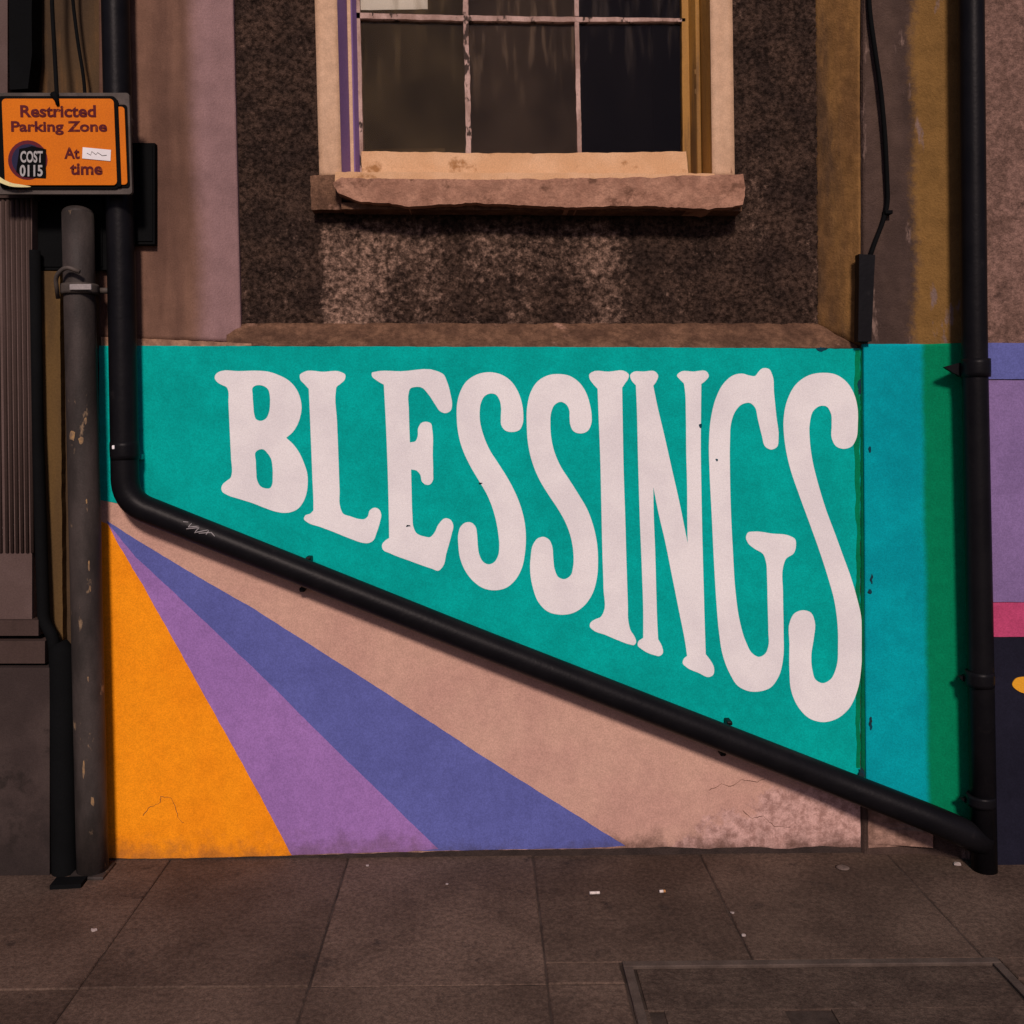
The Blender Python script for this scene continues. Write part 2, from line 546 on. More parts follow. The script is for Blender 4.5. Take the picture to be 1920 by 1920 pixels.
def spline(pts, corners=(), seg=5):
    """closed Catmull-Rom through pts, sharp at the listed indices"""
    n = len(pts)
    out = []
    for i in range(n):
        p1, p2 = pts[i], pts[(i + 1) % n]
        p0 = p1 if i in corners else pts[i - 1]
        p3 = p2 if (i + 1) % n in corners else pts[(i + 2) % n]
        # centripetal-ish damping for long straight runs next to short ones
        d = math.hypot(p2[0] - p1[0], p2[1] - p1[1])
        def tang(a, b, c):
            l1 = math.hypot(b[0] - a[0], b[1] - a[1]); l2 = math.hypot(c[0] - b[0], c[1] - b[1])
            if l1 < 1e-6:
                return ((c[0] - b[0]), (c[1] - b[1])) if l2 > 0 else (0, 0)
            if l2 < 1e-6:
                return ((b[0] - a[0]) / l1 * d, (b[1] - a[1]) / l1 * d)
            tx = ((b[0] - a[0]) / l1 * l2 + (c[0] - b[0]) / l2 * l1) / (l1 + l2)
            ty = ((b[1] - a[1]) / l1 * l2 + (c[1] - b[1]) / l2 * l1) / (l1 + l2)
            return (tx * d, ty * d)
        m1 = tang(p0, p1, p2)
        m2 = tang(p1, p2, p3)
        for s in range(seg):
            t = s / seg
            h00, h10, h01, h11 = 2 * t**3 - 3 * t**2 + 1, t**3 - 2 * t**2 + t, -2 * t**3 + 3 * t**2, t**3 - t**2
            out.append((h00 * p1[0] + h10 * m1[0] + h01 * p2[0] + h11 * m2[0], h00 * p1[1] + h10 * m1[1] + h01 * p2[1] + h11 * m2[1]))
    return out


def text_mesh(name, body, x0, y0, x1, y1, y, m, parent, bold=0.02, lean=0.0):
    """lettering fitted into a pixel box on the plane y"""
    cu = bpy.data.curves.new('lettering', 'FONT')
    cu.body = body
    cu.offset = bold
    cu.resolution_u = 4
    to = bpy.data.objects.new('lettering', cu)
    C.objects.link(to)
    dg = bpy.context.evaluated_depsgraph_get()
    me = bpy.data.meshes.new_from_object(to.evaluated_get(dg))
    bpy.data.objects.remove(to)
    xs = [v.co.x for v in me.vertices]; ys = [v.co.y for v in me.vertices]
    ax, bx, ay, by = min(xs), max(xs), min(ys), max(ys)
    for v in me.vertices:
        px = x0 + (v.co.x - ax) / (bx - ax) * (x1 - x0)
        py = y1 - (v.co.y - ay) / (by - ay) * (y1 - y0)
        v.co = P(px + lean * (py - 182), py, y)
    me.materials.clear()
    return link(name, me, m, parent)


# ================================================================== THE SETTING: road, kerb, pavement
bm = bmesh.new()
bmesh.ops.create_grid(bm, x_segments=2, y_segments=2, size=60)
for v in bm.verts:
    v.co += Vector((0, 0, -0.13))
road = bm_done(bm, 'road', M_ROAD)
road['kind'] = 'structure'

pav = boxo('pavement', -4.2, 4.2, -2.62, 0.30, -0.128, -0.0045, M_JOINT)
pav['kind'] = 'structure'
for k in range(9):
    x = -4.2 + k * 0.934
    boxo('kerbstone', x + 0.003, x + 0.931, -2.78, -2.625, -0.125, 0.0, M_KERB, pav, bevel=0.008)

JX = [G(px, py).x for px, py in ((300, 1640), (628, 1690), (1003, 1640), (1332, 1640))]
xs = [JX[0] - 0.6 * k for k in (5, 4, 3, 2, 1)] + JX + [JX[3] + 0.6 * k for k in (1, 2, 3, 4, 5)]
ys = [0.25, G(900, 1846).y, -1.30, -1.92, -2.62]
cov0, cov1 = G(1163, 1803), G(1872, 1797)
CV = (cov0.x, cov1.x, cov0.y - 0.56, cov0.y)              # access cover in plan


def slab(x0, x1, y0, y1, k):
    if x1 - x0 < 0.03 or y1 - y0 < 0.03:
        return
    g = random.uniform(0.0012, 0.0022)
    bm = bmesh.new()
    loop = []
    cr = [(x0 + g, y0 + g), (x1 - g, y0 + g), (x1 - g, y1 - g), (x0 + g, y1 - g)]
    for i in range(4):
        a, b = cr[i], cr[(i + 1) % 4]
        m_ = max(2, int(math.hypot(b[0] - a[0], b[1] - a[1]) / 0.03))
        for q in range(m_):
            t = q / m_
            loop.append((a[0] + (b[0] - a[0]) * t, a[1] + (b[1] - a[1]) * t))
    mx, my = (x0 + x1) / 2, (y0 + y1) / 2
    rings = []
    for ins, z in ((0.0, -0.05), (0.0, -0.003), (0.003, 0.0)):
        r = []
        for x, y in loop:
            ch = 0.0035 * max(0.0, noise.noise(Vector((x * 22, y * 22, k)))) + ins
            r.append(bm.verts.new((x + (ch if x < mx else -ch), y + (ch if y < my else -ch), z)))
        rings.append(r)
    N_ = len(loop)
    for ra, rb in zip(rings, rings[1:]):
        for i in range(N_):
            bm.faces.new((ra[i], ra[(i + 1) % N_], rb[(i + 1) % N_], rb[i]))
    bm.faces.new(rings[-1])
    bm.faces.new(list(reversed(rings[0])))
    rx, ry, dz = random.uniform(-.003, .003), random.uniform(-.003, .003), random.uniform(-.002, .001)
    cx, cy = (x0 + x1) / 2, (y0 + y1) / 2
    for v in bm.verts:
        v.co.z += dz + (v.co.x - cx) * rx + (v.co.y - cy) * ry
    bm_done(bm, 'paving_slab', M_SLAB, pav)


for i in range(len(xs) - 1):
    for j in range(len(ys) - 1):
        x0, x1, y1, y0 = xs[i], xs[i + 1], ys[j], ys[j + 1]
        ox0, ox1, oy0, oy1 = max(x0, CV[0]), min(x1, CV[1]), max(y0, CV[2]), min(y1, CV[3])
        if ox0 < ox1 and oy0 < oy1:                       # flags cut round the cover
            slab(x0, x1, oy1, y1, 0)
            slab(x0, x1, y0, oy0, 0)
            slab(x0, ox0, oy0, oy1, 0)
            slab(ox1, x1, oy0, oy1, 0)
        else:
            slab(x0, x1, y0, y1, 0)

# ================================================================== THE PAINTED BUILDING
bld = thing('building', 'old rendered building with the painted lettering wall and a sash window', 'building')
TOPY = -700
PB = 0.40
REC = 0.10           # recessed roughcast field

# --- lower wall carrying the mural
wall = prism('mural_wall', [rect(150, 652, 1615, 1640)], 0.0, PB, M_FOOT, bld)
wall['label'] = 'lower wall painted with white lettering and coloured rays'


def pipe_mid(x):
    return 962 + (x - 270) * 0.3895


def sheet(name, loop, m, lab, y=-0.0025, t=0.004, amp=1.2, parent=wall, seed=0.0, step=9.0):
    o = prism(name, [wob(loop, amp, seed=seed, step=step)], y, t, m, parent)
    o['label'] = lab
    return o


sheet('painted_field', [(184, 930), (240, 930), (1613, 1440), (1613, 1500), (1613, 1589), (1540, 1586), (1480, 1592), (1400, 1587), (1330, 1592), (1250, 1588), (1100, 1592), (900, 1594), (560, 1604), (300, 1610), (184, 1609)],
      M_BEIGE, 'beige painted ground under the sloping pipe', y=-0.0012, t=0.003, amp=2.2, seed=6.0)
sheet('painted_ray', [(200, 976), (236, 1000), (375, 1084), (480, 1144), (700, 1284), (930, 1434), (1172, 1586), (1080, 1591), (930, 1593), (700, 1597), (400, 1300), (240, 1060), (202, 984)],
      M_BLUE, 'violet blue painted ray between the lilac ray and the beige ground', y=-0.0018, t=0.003, amp=1.2, seed=4.0)
sheet('painted_ray', [(202, 981), (255, 1045), (375, 1157), (480, 1257), (640, 1416), (822, 1592), (760, 1597), (640, 1600), (500, 1605), (400, 1400), (240, 1080)],
      M_PURPLE, 'lilac painted ray between the orange and the blue ray', y=-0.0024, t=0.003, amp=1.2, seed=3.0)
sheet('painted_ray', [(184, 975), (203, 983), (217, 1011), (285, 1128), (360, 1262), (480, 1478), (547, 1604), (420, 1607), (300, 1610), (184, 1609)],
      M_ORANGE, 'orange painted ray at the foot of the wall', y=-0.0030, t=0.003, amp=1.4, seed=2.0)
sheet('painted_field', [(186, 648), (800, 650), (1200, 651), (1613, 654), (1613, pipe_mid(1613)), (270, pipe_mid(270)), (236, 946), (186, 937)],
      M_TEAL, 'teal painted field behind the lettering', y=-0.0030, t=0.003, seed=1.0)

# --- the lettering, traced from the photograph
LET = {}


def crop(ox, oy, s, pts):
    return [(ox + p[0] / s, oy + p[1] / s) for p in pts]


LET['B'] = [spline(crop(380, 660, 6, [(215, 213), (400, 215), (650, 212), (740, 222), (860, 262), (960, 315), (1050, 410), (1095, 510), (1113, 620), (1100, 720), (1065, 820), (1010, 905), (940, 965), (1020, 1040), (1085, 1130), (1140, 1250), (1175, 1360), (1182, 1480), (1168, 1590), (1130, 1690), (1070, 1765), (990, 1802), (920, 1810), (830, 1798), (700, 1755), (560, 1700), (400, 1650), (270, 1605), (220, 1570), (210, 1530), (225, 1490), (270, 1450), (315, 1412), (325, 1380), (320, 1200), (310, 1000), (298, 750), (290, 560), (285, 430), (272, 400), (215, 370), (160, 335), (135, 290), (145, 255), (180, 225)]), (12,)),
            spline(crop(380, 660, 6, [(580, 385), (690, 385), (735, 420), (755, 490), (758, 570), (745, 680), (715, 745), (650, 775), (600, 755), (580, 700), (570, 600), (562, 480), (565, 398)])),
            spline(crop(380, 660, 6, [(597, 1125), (630, 1100), (680, 1095), (730, 1140), (768, 1200), (785, 1290), (788, 1400), (778, 1500), (760, 1530), (710, 1535), (650, 1510), (615, 1450), (603, 1350), (598, 1230)]))]
LET['L'] = [spline(crop(380, 660, 3.0968, [(585, 117), (700, 115), (805, 117), (828, 132), (825, 160), (800, 185), (778, 203), (773, 230), (780, 400), (788, 600), (795, 800), (800, 905), (815, 938), (860, 955), (910, 970), (940, 970), (958, 955), (970, 920), (1000, 904), (1025, 915), (1037, 945), (1030, 985), (1010, 1050), (990, 1095), (960, 1110), (930, 1108), (860, 1085), (760, 1045), (680, 1015), (610, 990), (588, 970), (595, 950), (625, 938), (643, 920), (643, 880), (638, 750), (630, 550), (622, 350), (616, 215), (592, 188), (567, 160), (565, 132)]), (33, 38))]
LET['E'] = [spline(crop(380, 660, 3.0968, [(1000, 115), (1150, 112), (1365, 112), (1398, 130), (1420, 175), (1440, 250), (1448, 310), (1440, 340), (1410, 355), (1380, 345), (1350, 305), (1310, 245), (1270, 206), (1235, 203), (1205, 213), (1196, 240), (1197, 330), (1203, 525), (1235, 518), (1248, 490), (1252, 440), (1270, 412), (1300, 405), (1325, 415), (1333, 450), (1336, 600), (1338, 700), (1335, 750), (1318, 770), (1295, 770), (1275, 755), (1262, 710), (1240, 688), (1210, 682), (1213, 800), (1218, 950), (1225, 1020), (1240, 1050), (1290, 1072), (1320, 1075), (1345, 1050), (1370, 1000), (1410, 965), (1440, 975), (1455, 1005), (1445, 1060), (1415, 1170), (1395, 1245), (1370, 1270), (1330, 1258), (1200, 1212), (1090, 1170), (1045, 1145), (1042, 1118), (1060, 1095), (1083, 1080), (1080, 900), (1073, 650), (1063, 400), (1052, 190), (1010, 165), (983, 140), (983, 120)]), (17, 33, 55, 59))]
LET['S1'] = [spline(crop(700, 680, 4.363, [(945, 78), (1040, 95), (1120, 145), (1180, 230), (1215, 330), (1227, 430), (1222, 500), (1195, 550), (1135, 567), (1080, 555), (1048, 515), (1043, 450), (1045, 370), (1030, 300), (1000, 260), (962, 252), (915, 270), (880, 330), (870, 400), (873, 480), (900, 590), (950, 710), (1020, 820), (1090, 930), (1150, 1040), (1200, 1160), (1235, 1290), (1248, 1420), (1240, 1560), (1215, 1680), (1160, 1780), (1090, 1840), (1000, 1862), (900, 1845), (820, 1790), (750, 1700), (710, 1600), (695, 1490), (695, 1400), (715, 1340), (755, 1308), (800, 1308), (835, 1340), (848, 1400), (855, 1500), (870, 1580), (905, 1635), (940, 1650), (985, 1635), (1020, 1580), (1030, 1500), (1022, 1400), (1005, 1300), (975, 1190), (925, 1070), (860, 960), (790, 840), (730, 710), (695, 580), (682, 440), (685, 340), (710, 240), (760, 155), (840, 100)]))]
LET['S2'] = [spline(crop(960, 680, 3.4286, [(300, 73), (370, 85), (430, 125), (475, 190), (500, 265), (512, 340), (508, 400), (485, 440), (435, 455), (395, 440), (375, 400), (370, 350), (368, 305), (345, 265), (312, 252), (275, 270), (252, 320), (247, 400), (252, 480), (275, 580), (315, 670), (370, 755), (430, 850), (485, 945), (520, 1040), (545, 1150), (553, 1270), (545, 1390), (510, 1500), (450, 1575), (390, 1610), (310, 1620), (230, 1600), (170, 1540), (135, 1450), (117, 1340), (120, 1250), (135, 1170), (165, 1130), (205, 1120), (240, 1140), (258, 1180), (265, 1250), (275, 1330), (300, 1380), (335, 1392), (375, 1370), (393, 1310), (395, 1230), (380, 1130), (345, 1030), (295, 940), (235, 850), (175, 750), (130, 640), (103, 520), (95, 400), (98, 280), (120, 190), (165, 120), (230, 82)]))]
LET['I'] = [spline(crop(960, 680, 3.4286, [(512, 62), (620, 58), (735, 60), (750, 75), (748, 100), (725, 135), (708, 162), (712, 400), (718, 700), (728, 1000), (735, 1250), (745, 1560), (748, 1660), (762, 1720), (790, 1765), (797, 1800), (785, 1815), (760, 1812), (690, 1788), (600, 1750), (520, 1718), (500, 1695), (505, 1672), (535, 1650), (570, 1635), (586, 1610), (588, 1450), (582, 1250), (575, 950), (567, 600), (557, 350), (550, 168), (520, 135), (498, 100), (497, 75)]), (6, 31))]
LET['N'] = [spline(crop(1160, 680, 3, [(78, 55), (140, 50), (208, 52), (222, 72), (215, 100), (195, 130), (215, 230), (255, 400), (300, 600), (345, 800), (388, 1015), (386, 900), (385, 700), (380, 500), (378, 300), (372, 150), (367, 117), (345, 95), (328, 72), (342, 55), (420, 50), (498, 53), (507, 75), (490, 100), (465, 120), (463, 300), (462, 500), (465, 700), (470, 950), (478, 1250), (485, 1500), (490, 1640), (520, 1680), (537, 1720), (530, 1758), (510, 1768), (450, 1745), (380, 1712), (360, 1690), (367, 1665), (385, 1650), (375, 1580), (340, 1400), (300, 1200), (260, 1000), (225, 850), (195, 700), (197, 850), (205, 1050), (212, 1300), (218, 1480), (222, 1555), (245, 1600), (248, 1635), (230, 1650), (200, 1645), (130, 1612), (107, 1590), (110, 1570), (138, 1548), (138, 1400), (130, 1150), (118, 850), (108, 500), (102, 250), (97, 128), (70, 95), (65, 70)]), (5, 10, 16, 24, 31, 40, 46, 51, 59, 65))]
LET['G'] = [spline(crop(960, 660, 2.667, [(1150, 108), (1190, 118), (1215, 120), (1232, 100), (1250, 83), (1285, 85), (1302, 115), (1310, 200), (1322, 320), (1333, 430), (1325, 475), (1297, 488), (1268, 475), (1250, 420), (1230, 340), (1210, 270), (1190, 255), (1150, 262), (1115, 300), (1097, 350), (1090, 450), (1090, 600), (1095, 800), (1105, 1000), (1118, 1200), (1140, 1350), (1170, 1450), (1205, 1510), (1235, 1525), (1265, 1510), (1282, 1470), (1282, 1400), (1278, 1250), (1275, 1120), (1270, 1050), (1255, 1010), (1215, 985), (1180, 955), (1170, 925), (1180, 903), (1210, 898), (1300, 908), (1390, 920), (1415, 935), (1420, 970), (1410, 1005), (1370, 1035), (1357, 1070), (1355, 1200), (1358, 1400), (1355, 1540), (1335, 1620), (1290, 1680), (1240, 1697), (1180, 1695), (1130, 1670), (1090, 1610), (1055, 1520), (1035, 1400), (1022, 1250), (1010, 1050), (998, 800), (988, 600), (985, 450), (995, 330), (1020, 230), (1060, 155), (1110, 115)]))]
LET['S3'] = [spline(crop(1420, 680, 2.742, [(340, 52), (400, 60), (455, 95), (495, 155), (515, 230), (517, 310), (505, 400), (485, 430), (445, 443), (405, 430), (383, 390), (382, 320), (378, 260), (355, 225), (325, 222), (290, 245), (270, 310), (270, 400), (285, 510), (315, 630), (355, 760), (400, 880), (440, 990), (480, 1100), (515, 1220), (533, 1300), (537, 1420), (535, 1560), (513, 1690), (470, 1780), (410, 1830), (340, 1848), (270, 1830), (210, 1770), (175, 1690), (165, 1580), (165, 1450), (168, 1330), (190, 1290), (235, 1273), (275, 1285), (295, 1330), (290, 1420), (278, 1500), (283, 1580), (300, 1630), (335, 1648), (375, 1630), (405, 1570), (415, 1450), (410, 1320), (395, 1220), (365, 1110), (320, 970), (270, 830), (215, 680), (165, 530), (140, 400), (135, 290), (155, 190), (200, 110), (265, 65)]))]
WORDS = {'B': 'letter B', 'L': 'letter L', 'E': 'letter E', 'S1': 'first letter S', 'S2': 'second letter S',
         'I': 'letter I', 'N': 'letter N', 'G': 'letter G', 'S3': 'last letter S'}
for k, loops in LET.items():
    o = prism('painted_letter', loops, -0.0038, 0.003, M_WHITE, wall)
    o['label'] = 'white painted %s of the lettering' % WORDS[k]

sheet('lamplight_edge', [(1604, 656), (1613, 656), (1613, 1440), (1606, 1440), (1603, 1200), (1606, 1000), (1601, 800)], M_GREEN, 'dark green edge of the lamplight tint painted along the corner', y=-0.0034, t=0.001, amp=3.0, seed=31)  # carries the painted yellow lamplight onto the teal face
for cx_, cy_, rx_, ry_, yy_ in ((1344, 863, 2.2, 2.6, -0.0042), (1313, 798, 3, 5, -0.0042), (765, 987, 4, 2, -0.0042), (902, 906, 4, 2, -0.0042), (1632, 843, 2.5, 5, -0.0205), (1634, 1086, 2.5, 10, -0.0205),
                                (1631, 1110, 3, 5, -0.0205), (1633, 1356, 3.5, 12, -0.0205), (1541, 655, 12, 3, -0.0042), (1612, 725, 4, 16, -0.0042), (1616, 1460, 6, 22, -0.0205)):
    prism('paint_chip', [wob([(cx_ + rx_ * math.cos(a_ * .7), cy_ + ry_ * math.sin(a_ * .7)) for a_ in range(9)], 3.4, freq=0.12, seed=cx_, step=2)], yy_, 0.001, M_CHIP, wall)

for cr_ in ([(1330, 1482), (1352, 1470), (1370, 1474), (1392, 1462), (1420, 1466), (1438, 1458)], [(1392, 1520), (1410, 1534), (1432, 1530), (1450, 1548), (1490, 1552)],
            [(268, 1530), (282, 1512), (300, 1506), (302, 1494), (320, 1494), (330, 1515), (334, 1534), (346, 1546)]):
    pts_ = []
    for (ax_, ay_), (bx_, by_) in zip(cr_, cr_[1:]):
        for q_ in range(5):
            t_ = q_ / 5
            pts_.append(P(ax_ + (bx_ - ax_) * t_ + random.uniform(-1.2, 1.2), ay_ + (by_ - ay_) * t_ + random.uniform(-1.2, 1.2), -0.0030 if ax_ < 500 else -0.0012))
    tube('crack', pts_, lambda t: 0.0011 * (0.5 + 0.5 * math.sin(9 * t + 1) ** 2), M_LEDGE, wall, n=5)

# --- ledge over the mural, lip at its left end
panel('ledge', P(425, 606, REC), P(1612, 606, REC), P(1612, 655, 0.004), P(425, 649, 0.004), PB, 190, 10, M_LEDGE, bld, amp=0.004, freq=26, low=0.006, ragged=0.004)
prism('ledge_lip', [wob([(190, 632), (300, 636), (380, 640), (470, 644), (470, 651), (190, 649)], 2.5, seed=9)], 0.003, 0.2, M_LIP, bld)

# --- piers and splays left and right of the roughcast field
def sm(a, b, x):
    t = max(0.0, min(1.0, (x - a) / (b - a)))
    return t * t * (3 - 2 * t)


def to_px(p):
    k = F / (D + p.y)
    return CX + (p.x * CS - (p.z - EYE) * SN) * k, CY - (p.x * SN + (p.z - EYE) * CS) * k


LSX0, LSX1 = P(186, 0).x, P(438, 300).x
lp0, lp1 = P(345, 300).x, P(452, 300).x
panel('left_pier', P(186, TOPY, 0.008), P(409, TOPY, 0.008), P(442, 640, 0.008), P(186, 634, 0.008), PB, 70, 160, M_PIERL, bld, amp=0.0012, freq=20, low=0.002,
      yprof=lambda p: 0.008 + (REC - 0.004) * sm(lp0 + 0.028, lp1 + 0.02, p.x + 0.018 * (p.z - 2.2)),
      stain_or_lamplight=lambda p: 1.1 * sm(lp0 - 0.03, lp0 + 0.10, p.x + 0.018 * (p.z - 2.2) + 0.02 * noise.noise(Vector((p.x * 3, 0, p.z * 1.7)))) - 0.1)  # mask of the painted pink lamplight
panel('splayed_reveal', P(1524, TOPY, REC + .002), P(1608, TOPY, 0.0), P(1615, 648, 0.0), P(1532, 612, REC + .002), PB, 16, 120, M_OCHRE, bld, amp=0.003, freq=18, low=0.006)


# --- dark roughcast field with the window opening
def stain_or_lamplight(p):
    px, py = to_px(p)
    n1 = noise.noise(Vector((px * 0.012, py * 0.004, 3)))
    below = sm(395, 440, py)
    s = 0.10
    s += below * 0.46 * sm(590, 612, px) * (1 - sm(690, 735, px))
    s += below * 0.34 * sm(700, 720, px) * (1 - sm(800, 870, px)) * (1 - 0.5 * sm(480, 600, py))
    s += below * 0.32 * sm(850, 900, px) * (1 - sm(1170, 1210, px)) * (1 - 0.7 * sm(470, 570, py))
    s += 0.18 * sm(1380, 1420, px) * (1 - sm(1440, 1500, px)) * n1
    s += 0.30 * n1 + 0.08 * below
    return max(0.0, s)


WX0, WX1 = P(600, 0, REC).x, P(1368, 0, REC).x
WZ0 = P(960, 345, REC).z
WZ1 = P(960, -500, REC).z
panel('roughcast_field', P(432, TOPY, REC), P(1534, TOPY, REC), P(1534, 612, REC), P(448, 612, REC), PB, 330, 390, M_ROUGHCAST, bld,
      amp=0.0042, freq=62, low=0.004, stain_or_lamplight=stain_or_lamplight, skip=lambda c: WX0 < c.x < WX1 and WZ0 < c.z < WZ1)

# --- right-hand pier: narrow return, face, splay running out to the neighbour
def pier_y(px):
    return -0.014 if px < 1726 else -0.014 - (px - 1726) / (1834 - 1726) * 0.075


panel('pier_return', P(1613, TOPY, 0.002), P(1618, TOPY, -0.014), P(1624, 1640, -0.014), P(1614, 1640, 0.002), PB, 3, 100, M_PEEL, bld, amp=0.001, freq=20)
px0, px1 = P(1726, 800).x, P(1836, 800).x
panel('right_pier', P(1618, TOPY, -0.014), P(1829, TOPY, -0.014), P(1841, 1640, -0.014), P(1624, 1640, -0.014), PB, 60, 300, M_PEEL, bld, amp=0.0016, freq=22, low=0.002,
      yprof=lambda p: -0.014 - 0.075 * max(0.0, (p.x - px0) / (px1 - px0)),
      stain_or_lamplight=lambda p: sm(px0 - 0.075, px0 + 0.035, p.x + 0.022 * noise.noise(Vector((0, 3, p.z * 4.5)))) * sm(1.2, 1.4, p.z))  # mask of the painted yellow lamplight, above the mural only
o = panel('painted_band', P(1613, 654, -0.0008), P(1622, 647, -0.0175), P(1626, 1510, -0.0175), P(1614, 1510, -0.0008), 0.0, 3, 60, M_GREEN, wall, amp=0.0006)
o['label'] = 'corner strip beside the last letter, yellow lamplight painted as dark green'
o = panel('painted_band', P(1619, 645, -0.0185), P(1830, 645, -0.0185), P(1842, 1572, -0.0185), P(1624, 1492, -0.0185), 0.02, 50, 160, M_TURQ, wall, amp=0.0008, ragged=0.001,
          yprof=lambda p: -0.0185 - 0.075 * max(0.0, (p.x - px0) / (px1 - px0)),
          stain_or_lamplight=lambda p: sm(px0 - 0.028, px0 + 0.03, p.x + 0.012 * noise.noise(Vector((0, 9, p.z * 3)))))  # mask of the painted yellow lamplight, green over turquoise
o['label'] = 'turquoise painted pier, yellow lamplight painted as green towards the right drainpipe'

o = prism('bare_patch', [wob([(1628, 1506), (1690, 1528), (1752, 1560), (1748, 1590), (1690, 1586), (1628, 1590)], 2.5, seed=41)], lambda px: pier_y(px) - 0.004, 0.004, M_BAREP, wall)
o['label'] = 'bare pinkish plaster under the sloping pipe beside the wall joint'

# --- window
win = thing('window', '', None)
del win['label']
win.parent = bld
WT = -495


def upright(name, xa, ya, xb, yb, m, y0=WT, y1=332, back=0.30, lean=0.02, amp=0.0012, lab=None, parent=None):
    o = panel(name, P(xa + lean * (y0 - 0), y0, ya), P(xb + lean * (y0 - 0), y0, yb), P(xb + lean * y1, y1, yb), P(xa + lean * y1, y1, ya), back, 4, 90, m, parent or win, amp=amp, freq=24, low=0.001)
    if lab:
        o['label'] = lab
    return o


upright('architrave', 590, 0.062, 632, 0.062, M_CREAM, lean=0.026)
upright('jamb_lining', 632, 0.062, 651, 0.15, M_JAMBP, lean=0.024, lab='inner jamb of the window with purple lamplight painted as lavender')
upright('stop_bead', 650, 0.145, 657, 0.145, M_CREAM, lean=0.022)
upright('pulley_stile', 657, 0.145, 671, 0.20, M_JAMBP, lean=0.022)
upright('architrave', 1331, 0.062, 1373, 0.062, M_CREAM, lean=0.014)
upright('jamb_lining', 1311, 0.15, 1331, 0.062, M_JAMBO, lean=0.016, lab='inner jamb of the window with yellow lamplight painted as ochre')
upright('stop_bead', 1303, 0.145, 1311, 0.145, M_JAMBO, lean=0.014)
upright('pulley_stile', 1287, 0.20, 1303, 0.145, M_JAMBO, lean=0.014)
prism('window_head', [rect(560, WT - 70, 1392, WT + 8)], 0.058, 0.25, M_CREAM, win)
SY = 0.188
prism('sash_stile', [wob([(659, -245), (669, -245), (682, 332), (672, 332)], 0.8)], SY, 0.04, M_BARS, win)
prism('sash_stile', [wob([(1276, -245), (1292, -245), (1296, 332), (1281, 332)], 0.8)], SY, 0.04, M_JAMBO, win)
prism('bottom_rail', [wob([(678, 284), (860, 286), (1000, 288), (1286, 284), (1292, 336), (678, 336)], 2.0, seed=12)], SY - 0.006, 0.045, M_RAIL, win)
prism('meeting_rail', [rect(655, -262, 1290, -232)], SY - 0.002, 0.07, M_CREAM, win)
prism('glazing_bar', [wob([(668, 24), (874, 29), (1084, 32), (1285, 34), (1285, 40), (1084, 41), (874, 39), (668, 34)], 1.5, seed=13)], SY, 0.03, M_BARS, win)
for x0 in (873, 1081):
    for ya, yb in ((40, 286), (-234, 30)):
        w = 5.0 if x0 == 873 else 4.0
        lp = [(x0 - w + (ya * .02), ya), (x0 + w + (ya * .02), ya), (x0 + w + yb * .02, yb), (x0 - w + yb * .02, yb)]
        prism('glazing_bar', [wob(lp, 2.4 if x0 == 873 else 1.2, seed=14, step=6)], SY + 0.001, 0.028, M_BARS, win)
    prism('glazing_bar', [rect(x0 - 12, -490, x0 - 4, -262)], SY + 0.041, 0.028, M_BARS, win)
GL = [glass('dusty_glass', (0.93, 0.92, 0.88), (0.22, 0.16, 0.085), 0.10, 0.085), glass('grimy_glass', (0.9, 0.88, 0.85), (0.21, 0.15, 0.10), 0.26, 0.075),
      glass('clear_dark_glass', (0.85, 0.85, 0.84), (0.15, 0.12, 0.10), 0.09, 0.008)]
for c, (xa, xb) in enumerate(((668, 875), (873, 1085), (1083, 1290))):
    for ya, yb, yy in ((34, 290, SY + 0.016), (-240, 36, SY + 0.016), (-495, -250, SY + 0.056)):
        prism('pane', [rect(xa, ya, xb, yb)], yy, 0.003, GL[c], win)
# sill: stone slab with a broken arris, old stub on the left, flaking paint line under the rail
prism('sill_stub', [wob([(582, 330), (640, 326), (640, 392), (584, 394)], 2.0, seed=15)], 0.045, 0.2, M_LEDGE, win, bevel=0.004)
prism('inner_sill', [wob([(628, 322), (900, 324), (1340, 326), (1345, 345), (628, 345)], 2.6, seed=16)], 0.035, 0.2, M_RAIL, win)
prism('sill', [wob([(622, 342), (640, 334), (900, 337), (1200, 333), (1392, 326), (1398, 350), (1394, 384), (1330, 392), (1180, 386), (1060, 388), (900, 381), (760, 386), (670, 376), (632, 362)], 3.4, seed=17, step=7)], -0.02, 0.24, M_SILL, win, bevel=0.006)
prism('sill_base', [wob([(640, 380), (1391, 388), (1391, 396), (640, 392)], 1.0, seed=18)], 0.02, 0.2, M_LEDGE, win)

# --- dark room behind the glass
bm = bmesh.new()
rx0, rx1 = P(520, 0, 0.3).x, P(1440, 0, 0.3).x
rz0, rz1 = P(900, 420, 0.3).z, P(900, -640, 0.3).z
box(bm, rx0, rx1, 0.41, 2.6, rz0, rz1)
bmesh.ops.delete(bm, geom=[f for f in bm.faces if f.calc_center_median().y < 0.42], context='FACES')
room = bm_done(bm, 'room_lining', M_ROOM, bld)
sh = thing('shelf', 'dim shelf seen through the left window pane', 'shelf')
boxo('shelf_board', -0.75, -0.14, 0.75, 1.0, 2.47, 2.50, M_STRIP, sh)
for x in (-0.70, -0.20):
    boxo('shelf_bracket', x, x + 0.03, 0.77, 0.98, 1.99, 2.468, M_STRIP, sh)
note = prism('paper_notice', [wob([(672, -130), (801, -130), (802, 17), (673, 19)], 0.8, seed=19)], SY + 0.0225, 0.001, M_PAPER)
tag(note, 'white paper notice stuck inside the upper left window pane', 'notice')

